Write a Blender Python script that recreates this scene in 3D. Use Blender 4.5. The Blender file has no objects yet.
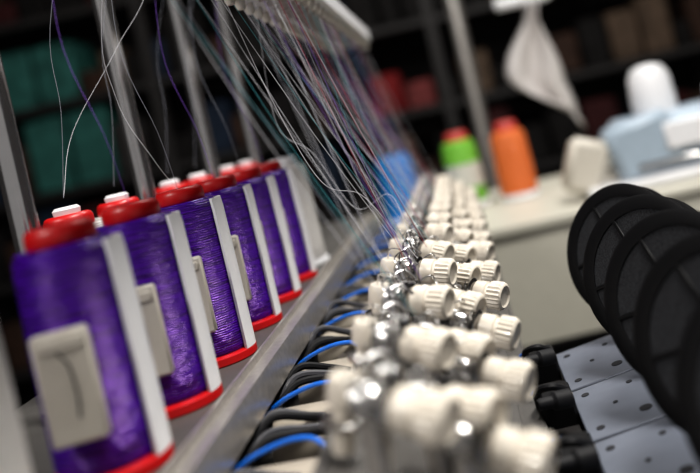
import bpy, math, random
from mathutils import Vector, Matrix
random.seed(7)
OZ = 1.25
scene = bpy.context.scene
try:
    scene.view_settings.view_transform = 'Standard'
    scene.view_settings.look = 'Medium High Contrast'
except Exception: pass

# ---------------- materials ----------------
def mat(name, col, rough=0.5, metal=0.0, noise=0.08, nscale=60, bump=0.0, coat=0.0, kind=None, spec=.5, tint=None):
    m = bpy.data.materials.new(name); m.use_nodes = True
    nt = m.node_tree; b = nt.nodes['Principled BSDF']
    b.inputs['Roughness'].default_value = rough
    b.inputs['Metallic'].default_value = metal
    b.inputs['Coat Weight'].default_value = coat
    b.inputs['Specular IOR Level'].default_value = spec
    if tint: b.inputs['Specular Tint'].default_value = (*tint, 1)
    tc = nt.nodes.new('ShaderNodeTexCoord')
    n = nt.nodes.new('ShaderNodeTexNoise'); n.inputs['Scale'].default_value = nscale
    n.inputs['Detail'].default_value = 3
    nt.links.new(tc.outputs['Object'], n.inputs['Vector'])
    r = nt.nodes.new('ShaderNodeValToRGB')
    c0 = [max(0, c*(1-noise)) for c in col]; c1 = [min(1, c*(1+noise)) for c in col]
    r.color_ramp.elements[0].color = (*c0, 1); r.color_ramp.elements[1].color = (*c1, 1)
    r.color_ramp.elements[0].position = .3; r.color_ramp.elements[1].position = .7
    nt.links.new(n.outputs['Fac'], r.inputs['Fac'])
    nt.links.new(r.outputs['Color'], b.inputs['Base Color'])
    if bump:
        bp = nt.nodes.new('ShaderNodeBump'); bp.inputs['Strength'].default_value = bump
        bp.inputs['Distance'].default_value = .001
        nt.links.new(n.outputs['Fac'], bp.inputs['Height'])
        nt.links.new(bp.outputs['Normal'], b.inputs['Normal'])
    if kind == 'thread':
        w = nt.nodes.new('ShaderNodeTexWave'); w.wave_type = 'BANDS'; w.bands_direction = 'Z'
        w.inputs['Scale'].default_value = 200; w.inputs['Distortion'].default_value = 3.0
        w.inputs['Detail'].default_value = 2
        nt.links.new(tc.outputs['Object'], w.inputs['Vector'])
        mp = nt.nodes.new('ShaderNodeMapping'); mp.inputs['Scale'].default_value = (60, 60, 800)
        mp.inputs['Rotation'].default_value = (0.14, .12, 0)
        nt.links.new(tc.outputs['Object'], mp.inputs['Vector'])
        nt.links.new(mp.outputs['Vector'], n.inputs['Vector']); n.inputs['Scale'].default_value = 1.0
        bp = nt.nodes.new('ShaderNodeBump'); bp.inputs['Strength'].default_value = .8
        bp.inputs['Distance'].default_value = .0007
        ad = nt.nodes.new('ShaderNodeMath'); ad.operation = 'ADD'
        nt.links.new(w.outputs['Fac'], ad.inputs[0]); nt.links.new(n.outputs['Fac'], ad.inputs[1])
        nt.links.new(ad.outputs[0], bp.inputs['Height'])
        nt.links.new(bp.outputs['Normal'], b.inputs['Normal'])
        b.inputs['Anisotropic'].default_value = .5
    return m

M = {}
M['purple'] = mat('purple_thread', (.062, .003, .28), .27, noise=.7, kind='thread', spec=1.0, tint=(.65,.35,1))
M['whitethread'] = mat('white_thread', (.66, .64, .62), .5, noise=.06, kind='thread')
M['red'] = mat('red_plastic', (.56, .008, .010), .38, coat=.1)
M['white'] = mat('white_plastic', (.82, .82, .84), .4, noise=.03)
M['cream'] = mat('cream_plastic', (.62, .58, .51), .4, noise=.04)
M['knob'] = mat('ivory_knob', (.72, .66, .57), .33, noise=.04, coat=.15)
M['steel'] = mat('chrome_steel', (.62, .61, .60), .22, 1.0, noise=.05)
M['pole'] = mat('polished_pole_steel', (.62, .61, .61), .16, .95, noise=.05)
M['alu'] = mat('brushed_aluminium', (.58, .55, .52), .36, .8, noise=.1, nscale=200)
M['rackd'] = mat('dark_grey_rack_paint', (.10, .095, .09), .5)
M['black'] = mat('black_plastic', (.004, .004, .005), .5, spec=.25)
M['blacksoft'] = mat('black_rubber', (.010, .010, .012), .6, spec=.3)
M['hose'] = mat('grey_hose', (.07, .07, .08), .45)
M['blue'] = mat('blue_tube', (.012, .17, .72), .3)
M['beige'] = mat('beige_housing', (.46, .41, .34), .5, noise=.06)
M['plate'] = mat('blue_grey_steel_plate', (.20, .22, .27), .4, .3, noise=.06)
M['hole'] = mat('dark_hole', (.02, .02, .025), .8)
M['mesh'] = mat('grey_mesh_insert', (.036, .037, .041), .7, noise=.5, nscale=900, spec=.15)
M['machine'] = mat('machine_cream_paint', (.60, .58, .50), .45, noise=.03)
M['dark'] = mat('dark_frame', (.02, .018, .018), .6)
M['body'] = mat('machine_body_grey', (.10, .095, .09), .5)
M['bluegrey'] = mat('blue_grey_panel', (.38, .46, .54), .4, noise=.04)
M['fabric'] = mat('white_fabric', (.60, .57, .56), .8, noise=.05, bump=.3)

# ---------------- mesh builder ----------------
class MB:
    def __init__(s): s.v=[]; s.f=[]; s.m=[]; s.sm=[]; s.mats=[]
    def mi(s, k):
        if k not in s.mats: s.mats.append(k)
        return s.mats.index(k)
    def add(s, vs, fs, k, smooth=False):
        o=len(s.v); s.v += [tuple(v) for v in vs]; i=s.mi(k)
        for f in fs:
            s.f.append([a+o for a in f]); s.m.append(i); s.sm.append(smooth)
    def box(s, c, d, k, rot=None, bev=0.0):
        hx,hy,hz=d[0]/2,d[1]/2,d[2]/2
        b=min(bev, hx*.9, hy*.9, hz*.9)
        c=Vector(c)
        if b<=0:
            vs=[Vector((x,y,z)) for x in(-hx,hx) for y in(-hy,hy) for z in(-hz,hz)]
            fs=[(0,1,3,2),(4,6,7,5),(0,4,5,1),(2,3,7,6),(0,2,6,4),(1,5,7,3)]
        else:
            vs=[]; fs=[]; idx={}
            for sx in(-1,1):
                for sy in(-1,1):
                    for sz in(-1,1):
                        for a in range(3):
                            e=[hx-b,hy-b,hz-b]; e[a]+=b
                            idx[(sx,sy,sz,a)]=len(vs); vs.append(Vector((sx*e[0],sy*e[1],sz*e[2])))
            for a in range(3):
                o=[i for i in range(3) if i!=a]
                for sg in(-1,1):
                    q=[]
                    for (p,r) in((-1,-1),(1,-1),(1,1),(-1,1)):
                        t=[0,0,0]; t[a]=sg; t[o[0]]=p; t[o[1]]=r
                        q.append(idx[(*t,a)])
                    fs.append(q)
                for p in(-1,1):
                    for r in(-1,1):
                        t0=[0,0,0]; t1=[0,0,0]
                        t0[a]=-1; t1[a]=1
                        for t in(t0,t1): t[o[0]]=p; t[o[1]]=r
                        fs.append([idx[(*t0,o[0])],idx[(*t1,o[0])],idx[(*t1,o[1])],idx[(*t0,o[1])]])
            for sx in(-1,1):
                for sy in(-1,1):
                    for sz in(-1,1):
                        fs.append([idx[(sx,sy,sz,a)] for a in range(3)])
        if rot is not None: vs=[rot@v for v in vs]
        s.add([v+c for v in vs], fs, k)
    def lathe(s, prof, o, ax, k, seg=24, flute=None, cap=True):
        o=Vector(o); ax=Vector(ax).normalized()
        t=Vector((0,0,1)) if abs(ax.z)<.9 else Vector((1,0,0))
        if abs(ax.z)>=.9: u=(t-ax*t.dot(ax)).normalized()
        else: u=ax.cross(t).normalized()
        w=ax.cross(u)
        vs=[];fs=[]; n=seg
        for (r,h) in prof:
            for i in range(n):
                a = 2*math.pi*i/seg
                rr=r
                if flute and flute[0]<=h<=flute[1]: rr = r*(1-.11*(i%2))
                vs.append(o+ax*h+(u*math.cos(a)+w*math.sin(a))*rr)
        for j in range(len(prof)-1):
            for i in range(seg):
                i2=(i+1)%n
                fs.append((j*n+i,j*n+i2,(j+1)*n+i2,(j+1)*n+i))
        if cap:
            fs.append(tuple(range(n))[::-1]); L=(len(prof)-1)*n; fs.append(tuple(range(L,L+n)))
        s.add(vs,fs,k,not flute)
    def tube(s, pts, r, k, seg=8, sub=6):
        pts=[Vector(p) for p in pts]
        if sub>1 and len(pts)>2:
            P=[pts[0]*2-pts[1]]+pts+[pts[-1]*2-pts[-2]]; out=[]
            for i in range(1,len(P)-2):
                for j in range(sub):
                    t=j/sub; a,b,c,d=P[i-1],P[i],P[i+1],P[i+2]
                    out.append(.5*((2*b)+(c-a)*t+(2*a-5*b+4*c-d)*t*t+(3*b-a-3*c+d)*t**3))
            out.append(pts[-1]); pts=out
        vs=[];fs=[]; n=len(pts)
        d0=(pts[1]-pts[0]).normalized()
        ref=Vector((0,0,1)) if abs(d0.z)<.8 else Vector((0,1,0))
        for i,p in enumerate(pts):
            d=(pts[min(i+1,n-1)]-pts[max(i-1,0)]).normalized()
            u=(ref-d*ref.dot(d)).normalized(); ref=u; w=d.cross(u)
            for j in range(seg):
                a=2*math.pi*j/seg; vs.append(p+(u*math.cos(a)+w*math.sin(a))*r)
        for i in range(n-1):
            for j in range(seg):
                fs.append((i*seg+j,i*seg+(j+1)%seg,(i+1)*seg+(j+1)%seg,(i+1)*seg+j))
        fs.append(tuple(range(seg))[::-1]); fs.append(tuple(range((n-1)*seg,n*seg)))
        s.add(vs,fs,k,True)
    def prism(s, poly, y0, y1, k):
        n=len(poly)
        vs=[(p[0],y0,p[1]) for p in poly]+[(p[0],y1,p[1]) for p in poly]
        fs=[tuple(range(n)),tuple(range(n,2*n))[::-1]]+[(i,i+n,(i+1)%n+n,(i+1)%n) for i in range(n)]
        s.add(vs,fs,k)
    def build(s, name, loc=(0,0,0), parent=None):
        me=bpy.data.meshes.new(name); me.from_pydata([Vector(v) for v in s.v],[],s.f)
        for k in s.mats: me.materials.append(M[k])
        for i,p in enumerate(me.polygons): p.material_index=s.m[i]; p.use_smooth=s.sm[i]
        import bmesh
        bm=bmesh.new(); bm.from_mesh(me); bmesh.ops.recalc_face_normals(bm,faces=bm.faces); bm.to_mesh(me); bm.free()
        try: me.set_sharp_from_angle(angle=math.radians(40))
        except Exception: pass
        ob=bpy.data.objects.new(name,me); scene.collection.objects.link(ob)
        ob.location=Vector(loc)+(Vector((0,0,OZ)) if parent is None else Vector())
        if parent: ob.parent=parent
        return ob

def inst(src, name, loc):
    ob=bpy.data.objects.new(name, src.data); scene.collection.objects.link(ob)
    ob.location=Vector(loc)+Vector((0,0,OZ)); ob.scale=src.scale; return ob

# ---------------- room ----------------
M['floor']=mat('concrete_floor',(.08,.075,.07),.6,noise=.2,nscale=8)
M['wallm']=mat('dark_wall_paint',(.025,.021,.022),.8,noise=.15,nscale=4)
M['ceil']=mat('ceiling_paint',(.26,.25,.24),.8)
def slab(name,c,d,k):
    b=MB(); b.box((0,0,0),d,k); b.build(name,c)
slab('floor',(0,1.5,-1.30),(6.4,6.4,.1),'floor')
slab('wall_back',(0,4.65,.3),(6.4,.1,3.1),'wallm')
slab('wall_left',(-3.15,1.5,.3),(.1,6.2,3.1),'wallm')
slab('wall_right',(3.15,1.5,.3),(.1,6.2,3.1),'wallm')
slab('ceiling',(0,1.5,1.9),(6.4,6.4,.1),'ceil')

# ---------------- thread cones ----------------
def cone(body, red=True, shell=True):
    b=MB()
    if red:
        b.lathe([(.0275,0),(.0285,.001),(.0285,.0055),(.0268,.0065),(.025,.007),(.01,.007)],(0,0,0),(0,0,1),'red',40)
    else:
        b.lathe([(.0275,0),(.0285,.001),(.0275,.005),(.01,.006)],(0,0,0),(0,0,1),'white',40)
    b.lathe([(.018,.006),(.0240,.0075),(.0255,.011),(.0253,.03),(.0250,.07),(.0244,.104),(.0238,.111),(.0215,.1145),(.012,.1150)],(0,0,0),(0,0,1),body,48)
    ck='red' if red else 'white'
    b.lathe([(.0120,.1145),(.0160,.1147),(.0168,.116),(.0166,.121),(.0155,.1235),(.0135,.1245),(.0085,.1245),(.0075,.118),(.0070,.113)],(0,0,0),(0,0,1),ck,36,cap=False)
    if shell:
        a0,a1=math.radians(-21),math.radians(62)
        n=16; vs=[];fs=[]
        prof=[(.0262,.006),(.0262,.012),(.0260,.06),(.0254,.106),(.0247,.113)]
        for (r,h) in prof:
            for t in (0,.0022):
                for i in range(n+1):
                    a=a0+(a1-a0)*i/n; vs.append(((r+t)*math.cos(a),(r+t)*math.sin(a),h))
        N=n+1
        for j in range(len(prof)-1):
            for i in range(n):
                for t in (0,1):
                    p=(2*j+t)*N+i; q=(2*(j+1)+t)*N+i; fs.append((p,p+1,q+1,q))
            for i in (0,n):
                p=(2*j)*N+i; fs.append((p,p+N,p+3*N,p+2*N))
        for j in (0,len(prof)-1):
            for i in range(n):
                p=2*j*N+i; fs.append((p,p+1,p+1+N,p+N))
        b.add(vs,fs,'white',True)
        R=Matrix.Rotation(math.radians(14),3,'Z')
        c=Vector((.003,-.0295,.052))
        b.box(c,(.025,.007,.052),'cream',R,.0015)
        b.box(c+R@Vector((.000,-.0037,.020)),(.020,.002,.006),'cream',R,.0008)
        b.tube([c+R@Vector((-.002,-.0040,.017)),c+R@Vector((.002,-.0040,.010)),c+R@Vector((.003,-.0040,-.004)),c+R@Vector((.002,-.0040,-.014))],.0004,'hole',6)
        b.box(c+R@Vector((.0105,.004,0)),(.003,.012,.04),'cream',R,.0008)
    return b
ZB=-.1365
s=.0917; Y0=.417
pc=cone('purple').build('thread_cone',(-.2,Y0,ZB))
for i in range(1,6):
    o=inst(pc,'thread_cone',(-.2,Y0+s*i,ZB)); o.rotation_euler[2]=math.radians(random.uniform(-4,4))
wc=cone('whitethread',False,False).build('white_thread_cone',(-.216,Y0-s,ZB))
inst(wc,'white_thread_cone',(-.2,Y0+6*s,ZB))
wr=cone('whitethread',True,False)
wr.lathe([(.007,.113),(.009,.1245),(.0095,.128),(.0075,.130)],(0,0,0),(0,0,1),'white',24)
wr=wr.build('white_thread_cone',(-.28,.60,ZB))
for y in (.69,.82,.91,1.03,1.12):
    inst(wr,'white_thread_cone',(-.28,y,ZB))

# ---------------- rack ----------------
b=MB()
b.box((-.255,.76,ZB-.004),(.175,1.25,.008),'rackd',bev=.001)
b.prism([(-.1675,ZB-.002),(-.1675,ZB+.0035),(-.1655,ZB+.0035),(-.1645,ZB-.001),(-.157,ZB-.001),(-.156,ZB+.0015),(-.1525,ZB+.0015),(-.1515,ZB-.002),(-.1515,ZB-.019),(-.1535,ZB-.019),(-.1535,ZB-.0045),(-.1675,ZB-.0045)],.135,1.385,'alu')
for y in (.2,.8,1.35):
    b.box((-.255,y,-.18),(.16,.02,.078),'dark')
rack=b.build('cone_rack')

for y in (.54,.755,.97,1.185):
    b=MB()
    b.lathe([(.0085,0),(.0085,.46)],(0,0,0),(0,0,1),'pole',28)
    b.lathe([(.015,0),(.015,.006),(.0115,.008),(.0115,.018),(.0088,.020)],(0,0,0),(0,0,1),'steel',28)
    b.box((.08,0,.455),(.18,.014,.014),'alu',bev=.002)
    b.build('steel_pole',(-.28,y,ZB))

b=MB()
b.prism([(-.146,.122),(-.146,.134),(-.138,.145),(-.100,.145),(-.090,.138),(-.090,.122),(-.098,.1175),(-.118,.124),(-.140,.1165)],.20,1.235,'white')
b.prism([(-.138,.145),(-.134,.153),(-.104,.153),(-.100,.145)],.20,1.20,'cream')
b.lathe([(.0,0),(.010,.001),(.012,.010),(.010,.020),(0,.024)],(-.102,1.235,.119),(0,0,1),'white',20)
b.lathe([(.0,0),(.007,.001),(.009,.010),(.007,.016),(0,.018)],(-.138,1.235,.121),(0,0,1),'white',20)
y=.25
while y<1.235:
    b.lathe([(.0042,0),(.0042,.006),(.003,.009)],(-.138,y,.118),(0,0,-1),'cream',10)
    b.lathe([(.0042,0),(.0042,.006),(.003,.009)],(-.098,y,.119),(0,0,-1),'cream',10)
    b.box((-.119,y,.1205),(.020,.005,.007),'alu')
    y+=.0306
for yy in (.54,.97):
    b.box((-.121,yy,.229),(.01,.012,.168),'alu')
b.build('thread_guide_bar')

# ---------------- machine body ----------------
b=MB()
b.box((-.17,.78,-.735),(.36,1.36,1.03),'body',bev=.01)
b.box((-.17,.78,-.2175),(.37,1.38,.008),'body',bev=.002)
b.build('embroidery_machine_body')

b=MB()
b.prism([(-.088,-.132),(.000,-.168),(.000,-.172),(-.086,-.136)],.15,1.45,'body')
b.prism([(-.088,-.132),(-.084,-.132),(-.084,-.213),(-.088,-.213)],.15,1.45,'body')
b.prism([(-.004,-.168),(.000,-.168),(.000,-.213),(-.004,-.213)],.15,1.45,'body')
b.build('tension_plate')

# ---------------- tension knobs ----------------
AX=Vector((.80,-.42,-.22)).normalized()
def knob():
    b=MB()
    c=Vector((0,0,0))
    b.lathe([(.0022,-.022),(.0022,.012)],c,AX,'steel',10)
    b.lathe([(.0035,-.0115),(.0075,-.0108),(.0092,-.0098),(.0075,-.0088),(.0035,-.0083)],c,AX,'steel',24)
    b.lathe([(.0035,-.0080),(.0075,-.0075),(.0092,-.0065),(.0075,-.0050),(.0035,-.0043)],c,AX,'steel',24)
    b.lathe([(.0058,-.004),(.0080,-.0035),(.0082,.004),(.0070,.0050),(.0070,.006)],c,AX,'knob',28)
    b.lathe([(.0070,.006),(.0090,.0068),(.0092,.0145),(.0084,.0162),(.0070,.0168),(.0064,.0158),(.003,.0156)],c,AX,'knob',40,flute=(.0067,.0163))
    b.lathe([(.0070,-.0205),(.0070,-.015),(.0060,-.0125)],c,AX,'steel',20)
    p=c+AX*-.018
    b.tube([p,p+Vector((0,0,-.014)),p+Vector((0,0,-.030))],.0038,'alu',10)
    q=c+AX*-.010
    b.tube([q+Vector((0,.004,.008)),q+Vector((-.003,.002,.014)),q+Vector((-.010,-.002,.012)),q+Vector((-.008,-.006,.006)),q+Vector((-.002,-.008,-.004))],.0005,'steel',6)
    return b
kb=knob()
src=None
rows=[(-.041,-.108,0.0),(-.0245,-.121,.030),(-.008,-.135,.012)]
for ri,(x,z,off) in enumerate(rows):
    y=.322+off
    while y<1.4:
        if src is None:
            src=kb.build('tension_knob',(x,y,z)); src.scale=(1.1,1.1,1.1)
        else:
            o=inst(src,'tension_knob',(x+random.uniform(-.001,.001),y+random.uniform(-.002,.002),z+random.uniform(-.001,.001)))
            o.rotation_euler=(random.uniform(-.08,.08),random.uniform(-.08,.08),random.uniform(-.12,.12))
        y+=.0917 if y<.75 else .078
b=MB()
b.lathe([(.005,-.025),(.005,-.004),(.0075,-.003),(.0075,.006),(.006,.009),(.002,.0095)],(0,0,0),(0.25,-.1,1),'knob',20)
b.lathe([(.0095,-.012),(.0095,-.010),(.0075,-.009)],(0,0,0),(0.25,-.1,1),'steel',20)
b.tube([(0,0,.008),(.004,-.004,.016),(.012,-.006,.014),(.013,-.002,.006)],.0006,'steel',6)
g=b.build('guide_post',(-.071,.36,-.108))
y=.452
while y<1.4:
    inst(g,'guide_post',(-.071,y,-.108)); y+=.0917
b=MB()
y=.34; i=0
while y<1.4:
    if i%2==0: b.lathe([(.0045,-.02),(.0045,0),(.0060,.001),(.0060,.007),(.004,.009)],(-.056,y,-.118),(.2,-.2,1),'knob',16)
    else: b.lathe([(.0030,-.02),(.0030,0),(.0060,.001),(.0060,.003),(.003,.004),(.003,.008),(.0055,.009),(.0055,.011)],(-.056,y,-.118),(.2,-.2,1),'steel',16)
    b.tube([(-.056,y,-.104),(-.056,y+.006,-.090),(-.052,y+.010,-.088),(-.050,y+.012,-.098)],.0006,'steel',6)
    b.tube([(-.060,y+.02,-.13),(-.060,y+.02,-.100),(-.052,y+.02,-.094),(-.045,y+.016,-.100)],.0009,'steel',6)
    b.box((-.030,y+.03,-.148),(.02,.010,.012),'dark',bev=.001)
    b.box((-.014,y+.025,-.155),(.014,.012,.012),'alu',bev=.001)
    b.tube([(-.03,y+.03,-.136),(-.022,y+.02,-.126),(-.013,y+.02,-.138),(-.004,y+.03,-.148)],.0009,'steel',6)
    y+=.0458; i+=1
b.build('thread_guide_fittings')

# ---------------- threads ----------------
def tmat(n,c): M[n]=mat(n,c,.4,noise=.02)
tmat('t_white',(.66,.66,.70)); tmat('t_teal',(.07,.32,.36)); tmat('t_red',(.42,.05,.09)); tmat('t_purple',(.22,.10,.50)); tmat('t_grey',(.32,.33,.38))
tc=['t_white','t_white','t_teal','t_red','t_grey','t_purple','t_white']
b=MB()
y=.44
while y<1.22:
    for (x,z) in ((-.050,-.098),(-.040,-.096),(-.060,-.098),(-.053,-.096)):
        if random.random()<.15: continue
        k=random.choice(tc)
        ys=y+random.uniform(-.012,.012)
        p0=Vector((random.choice((-.138,-.098)),ys,.110)); p1=Vector((x,y+.01+random.uniform(-.03,.03),z))
        mid=(p0+p1)/2+Vector((random.uniform(-.003,.001),random.uniform(-.004,.004),-.002))
        b.tube([p0,mid,p1],.00017,k,5,5)
    y+=.0306
b.tube([(-.138,.60,.112),(-.120,.60,.03),(-.100,.60,-.03),(-.075,.60,-.045),(-.058,.60,-.075),(-.045,.60,-.10)],.0002,'t_white',5,8)
b.tube([(-.138,.70,.112),(-.14,.69,.02),(-.115,.68,-.01),(-.09,.67,-.06),(-.06,.66,-.055),(-.05,.64,-.10)],.0002,'t_white',5,8)
for i in range(1,6):
    yy=Y0+s*i
    b.tube([(-.2,yy,-.013),(-.205,yy,.03),(-.218,yy+.0,.10),(-.20,yy,.20),(-.15,yy,.318)],.00017,random.choice(('t_grey','t_purple','t_purple')),5,6)
for yy in (.60,.69,.82,.91):
    b.tube([(-.28,yy,0),(-.268,yy,.06),(-.262,yy,.12),(-.22,yy,.22),(-.15,yy,.318)],.0002,'t_grey',5,6)
b.tube([(-.28,.60,0),(-.272,.62,.045),(-.235,.64,.10),(-.20,.66,.16),(-.15,.66,.318)],.0002,'t_white',5,8)
b.tube([(-.2,.6,-.013),(-.212,.6,.012),(-.228,.6,.06),(-.222,.6,.13),(-.15,.6,.318)],.00017,'t_white',5,8)
b.build('embroidery_threads')

# ---------------- hoses and tubes ----------------
b=MB()
k=-2
while k<11:
    y=.40+s*k
    if y>.12:
        for j in range(4):
            yy=y+.008*j+random.uniform(-.003,.003); dz=random.uniform(-.003,.003)
            b.tube([(-.158,yy-.02,-.170),(-.145,yy-.006,-.160+.002*j+dz),(-.125,yy+.004,-.163+dz),(-.105,yy+.02,-.174),(-.094,yy+.045,-.19)],.0026,'hose' if j%2 else 'blacksoft',8,5)
        b.tube([(-.160,y+.052,-.165),(-.142,y+.050,-.156),(-.120,y+.050,-.152),(-.105,y+.046,-.156),(-.092,y+.03,-.175)],.0015,'blue',8,6)
    k+=1
b.build('cable_hose_bundle')
b=MB()
k=-2
while k<11:
    y=.447+s*k
    b.lathe([(.014,0),(.020,.002),(.022,.006),(.022,.045),(.019,.048),(.019,.055),(.012,.057)],(-.152,y,-.184),(1,-.15,0),'beige',28)
    k+=1
b.build('drive_motor_row')

# ---------------- right-hand reel unit ----------------
b=MB()
k=-1
SL=math.atan2(.02,.15)
Rp=Matrix.Rotation(-SL,3,'Y')
while k<5:
    y=.28+s*k
    c=Vector((.112,y,-.206))
    b.box(c,(.150,s-.003,.003),'plate',Rp,.0008)
    for (dx,dy,r) in ((-.066,-.03,.0028),(-.066,.03,.0028),(-.05,0,.0018),(-.035,-.025,.0042),(-.035,.025,.0022),(-.015,-.01,.0018),(0,.03,.0028),(-.02,.035,.0018),(.02,-.02,.0028)):
        p=c+Rp@Vector((dx,dy,.0014))
        b.lathe([(r,0),(r,.0006)],p,Rp@Vector((0,0,1)),'hole',14)
    b.box(c+Rp@Vector((-.07,s/2-.004,-.004)),(.012,.004,.01),'alu')
    k+=1
b.prism([(.040,-.218),(.185,-.200),(.185,-.245),(.040,-.245)],.15,.69,'dark')
b.build('perforated_mounting_plate')
b=MB()
b.box((.115,.42,-.75),(.14,.54,1.0),'dark',bev=.01)
b.build('reel_unit_cabinet')

N=Vector((-.66,-.66,.34)).normalized()
def reel():
    b=MB(); R=.0525
    for sgn,off in ((1,.0065),(-1,-.0065)):
        b.lathe([(R-.010,off-.0013),(R-.002,off-.0018),(R,off-.0008),(R,off+.0012),(R-.002,off+.0022),(R-.010,off+.0015),(R-.010,off-.0013)],(0,0,0),N,'black',64,cap=False)
        b.lathe([(.0005,off-.0004),(R-.0095,off-.0004),(R-.0095,off+.0004),(.0005,off+.0004)],(0,0,0),N,'mesh',48)
        b.lathe([(.006,off-.0015),(.014,off-.0015),(.015,off+.0017),(.006,off+.0017)],(0,0,0),N,'black',32)
        t=N.cross(Vector((0,0,1))).normalized(); w=N.cross(t)
        for i in range(5):
            a=2*math.pi*i/5+.3
            d=t*math.cos(a)+w*math.sin(a); e=N.cross(d)
            Rm=Matrix((d,e,N)).transposed()
            b.box(d*.029+N*(off+.0002*sgn),(.032,.003,.0028),'black',Rm,.0005)
    b.lathe([(.034,-.006),(.034,.006)],(0,0,0),N,'blacksoft',32)
    b.lathe([(.0055,-.016),(.0055,.012),(.004,.014)],(0,0,0),N,'blacksoft',20)
    p=N*-.014
    b.tube([p,p+Vector((.012,.010,-.02)),p+Vector((.014,.012,-.050))],.005,'blacksoft',10)
    return b
r0=None
for i,y in enumerate((.25,.335,.42,.505,.59,.675)):
    loc=(.110,y,-.141)
    if r0 is None: r0=reel().build('thread_reel',loc)
    else: inst(r0,'thread_reel',loc)

b=MB()
k=0
while k<5:
    y=.27+s*k
    b.lathe([(.004,0),(.006,.001),(.006,.012),(.004,.014),(.004,.022),(.003,.024)],(.034,y,-.198),(-.8,-.3,.1),'blacksoft',18)
    b.box((.026,y+.03,-.213),(.022,.035,.022),'black',bev=.002)
    b.tube([(.034,y+.02,-.200),(.024,y+.01,-.192),(.014,y+.02,-.197),(.014,y+.04,-.214)],.0025,'blacksoft',8,5)
    b.tube([(.010,y+.05,-.208),(.020,y+.045,-.203),(.034,y+.04,-.209)],.0011,'blue',6,5)
    k+=1
b.box((.022,.44,-.236),(.028,.60,.03),'dark')
b.build('connector_row')

# ---------------- background table ----------------
b=MB()
b.box((.37,1.83,-.235),(1.12,.66,.018),'machine',bev=.003)
b.box((.42,1.52,-.345),(.96,.02,.20),'machine',bev=.002)
for x in (-.14,.88):
    for y in (1.56,2.12): b.box((x,y,-.747),(.05,.05,1.006),'dark')
b.build('work_table')

def bigcone(k,kcap,klab,name,loc,sc=1.18):
    b=MB()
    b.lathe([(.034,0),(.038,.002),(.038,.008),(.036,.012)],(0,0,0),(0,0,1),'white',32)
    b.lathe([(.030,.010),(.036,.013),(.036,.05),(.034,.115),(.031,.125),(.022,.130)],(0,0,0),(0,0,1),k,36)
    b.lathe([(.0364,.040),(.0364,.056),(.0352,.085)],(0,0,0),(0,0,1),klab,36,cap=False)
    b.lathe([(.022,.128),(.024,.130),(.022,.142),(.018,.146),(.008,.147)],(0,0,0),(0,0,1),kcap,28)
    o=b.build(name,loc); o.scale=(sc*.97,sc*.97,sc)
M['c_blue']=mat('blue_thread',(.008,.22,.62),.5,kind='thread'); M['c_green']=mat('green_thread',(.18,.50,.04),.5,kind='thread')
M['c_orange']=mat('orange_thread',(.75,.17,.03),.5,kind='thread')
M['c_lab']=mat('cone_label',(.55,.55,.5),.6); M['c_cap']=mat('cap_dark_red',(.45,.05,.04),.5)
bigcone('c_blue','black','c_blue','blue_thread_cone',(-.150,1.88,-.226),1.2)
bigcone('c_green','c_cap','c_lab','green_thread_cone',(-.002,1.90,-.226))
bigcone('c_orange','c_cap','c_orange','orange_thread_cone',(.108,1.86,-.226))

# overlock sewing machine
b=MB()
b.box((.46,0,.011),(.40,.22,.020),'white',bev=.006)
b.box((.49,0,.071),(.30,.17,.115),'bluegrey',bev=.018)
b.box((.385,-.04,.076),(.13,.10,.105),'bluegrey',Matrix.Rotation(-.18,3,'Y'),.012)
b.box((.52,-.092,.086),(.20,.012,.05),'white',bev=.004)
b.box((.48,-.092,.041),(.24,.010,.012),'steel',bev=.003)
b.lathe([(.05,0),(.052,.006),(.045,.02),(.02,.026)],(.64,0,.076),(1,0,0),'white',28)
b.lathe([(.042,0),(.044,.02),(.040,.075),(.030,.092),(.012,.098)],(.435,0,.126),(0,0,1),'white',28)
b.lathe([(.022,0),(.022,.03),(.012,.04)],(.56,0,.126),(0,0,1),'white',20)
b.box((.270,-.05,.061),(.075,.06,.105),'cream',Matrix.Rotation(.4,3,'Y'),.012)
b.box((.31,-.03,.031),(.05,.04,.03),'cream',bev=.006)
b.build('overlock_sewing_machine',(-.045,1.66,-.226))

b=MB()
b.lathe([(.11,0),(.11,.015),(.03,.03)],(.09,2.85,-1.25),(0,0,1),'dark',28)
b.lathe([(.026,0),(.026,2.2)],(.09,2.85,-1.24),(0,0,1),'alu',20)
b.tube([(.09,2.85,.55),(.2,2.6,.50),(.25,2.3,.36),(.25,2.2,.23)],.010,'alu',12,6)
b.box((.245,2.2,.232),(.15,.03,.030),'white',bev=.008)
b.build('garment_stand')
b=MB()
nu,nv=14,24; vs=[];fs=[]
for j in range(nv+1):
    t=j/nv
    cx=.265-.03*math.sin(t*2.6)+.11*max(0,t-.62)**1.2*2
    wd=.016+.078*math.sin(min(1,max(0,t-.12)*1.22)*math.pi)**.8*(t**.5)
    for i in range(nu+1):
        u=i/nu*2-1
        vs.append((cx+u*wd,2.2+.02*math.sin(u*5+t*3),.216-.315*t-.03*u*t))
for j in range(nv):
    for i in range(nu):
        p=j*(nu+1)+i; fs.append((p,p+1,p+nu+2,p+nu+1))
b.add(vs,fs,'fabric',True)
cl=b.build('hanging_white_cloth')
md=cl.modifiers.new('sol','SOLIDIFY'); md.thickness=.004

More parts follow.
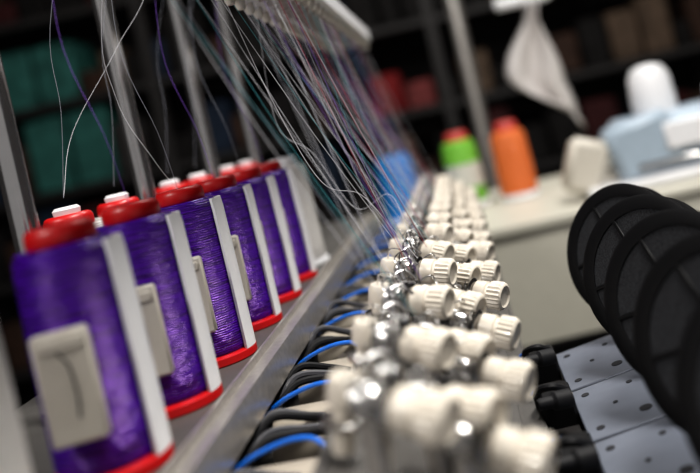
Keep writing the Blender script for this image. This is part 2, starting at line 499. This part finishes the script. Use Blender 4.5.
# ---------------- shelving with goods ----------------
b=MB()
for z in (-1.15,-.75,-.35,.02,.42,.82,1.22):
    b.box((0,4.15,z),(5.2,.5,.03),'dark')
for x in (-2.6,-1.3,0,1.3,2.6):
    for y in (3.92,4.38): b.box((x,y,.08),(.05,.05,2.6),'dark')
b.build('storage_shelf')
pal={'g_teal':(.035,.13,.115),'g_red':(.20,.018,.02),'g_maroon':(.045,.012,.013),'g_brown':(.045,.025,.018),'g_grey':(.035,.033,.033),'g_blue':(.015,.025,.045),'g_blk':(.010,.009,.009),'g_tan':(.10,.07,.05),'g_pink':(.20,.05,.05)}
for k,c in pal.items(): M[k]=mat(k,c,.7,spec=.2,noise=.4,nscale=14)
ks=['g_maroon','g_brown','g_grey','g_blk','g_blk','g_blk','g_blk','g_blk','g_blue','g_brown','g_tan']
b=MB()
for z in (-1.135,-.735,-.335,.035,.435,.835):
    x=-2.5
    while x<2.5:
        w=random.uniform(.05,.20); h=random.uniform(.10,.30)
        k=random.choice(ks)
        if z in (.035,.435) and -2.05<x<-1.65:
            k='g_teal'; w=.20; h=.34 if z<.1 else .27
        if -.45<x<-.05 and abs(z-.035)<.01: k=random.choice(['g_red','g_pink','g_maroon'])
        if .5<x<.9 and abs(z-.435)<.01: k=random.choice(['g_teal','g_tan','g_red'])
        if x+w<2.55:
            b.box((x+w/2,4.08,z+h/2+.001),(w*.92,.3,h),k,bev=.01)
        x+=w
b.build('stacked_shelf_goods')

# ---------------- lights ----------------
def area(name,loc,size,power,target,col=(1,1,1)):
    l=bpy.data.lights.new(name,'AREA'); l.shape='RECTANGLE'; l.size=size[0]; l.size_y=size[1]; l.energy=power; l.color=col
    o=bpy.data.objects.new(name,l); scene.collection.objects.link(o)
    o.location=Vector(loc)+Vector((0,0,OZ))
    d=(Vector(target)-Vector(loc)); o.rotation_euler=d.to_track_quat('-Z','Y').to_euler()
area('ceiling_light_main',(.7,.3,1.7),(.8,.4),50,(-.05,.6,-.12),(1,.97,.92))
area('ceiling_light_side',(-1.0,-.5,1.2),(.6,.6),17,(-.15,.6,-.1),(1,.97,.94))
area('ceiling_light_rear',(.3,2.0,1.7),(1.6,.3),23,(.3,1.9,-.2),(1,.98,.94))
area('shelf_light',(0,3.0,1.7),(3.0,.2),7,(0,4.1,0),(1,.93,.85))
w=bpy.data.worlds.new('World'); scene.world=w; w.use_nodes=True
w.node_tree.nodes['Background'].inputs[0].default_value=(.75,.73,.72,1)
w.node_tree.nodes['Background'].inputs[1].default_value=.35

# ---------------- camera ----------------
cam=bpy.data.cameras.new('Camera'); co=bpy.data.objects.new('Camera',cam); scene.collection.objects.link(co)
a=math.radians(13)
Rm=Matrix(((math.cos(a),math.sin(a),0),(0,0,-1),(-math.sin(a),math.cos(a),0)))
co.matrix_world=Matrix.Translation((0,0,OZ))@Rm.to_4x4()
cam.sensor_width=36; cam.lens=850/700*36
cam.shift_x=-100/700; cam.shift_y=-128/700
cam.clip_start=.02
cam.dof.use_dof=True; cam.dof.focus_distance=.60; cam.dof.aperture_fstop=3.4
scene.camera=co
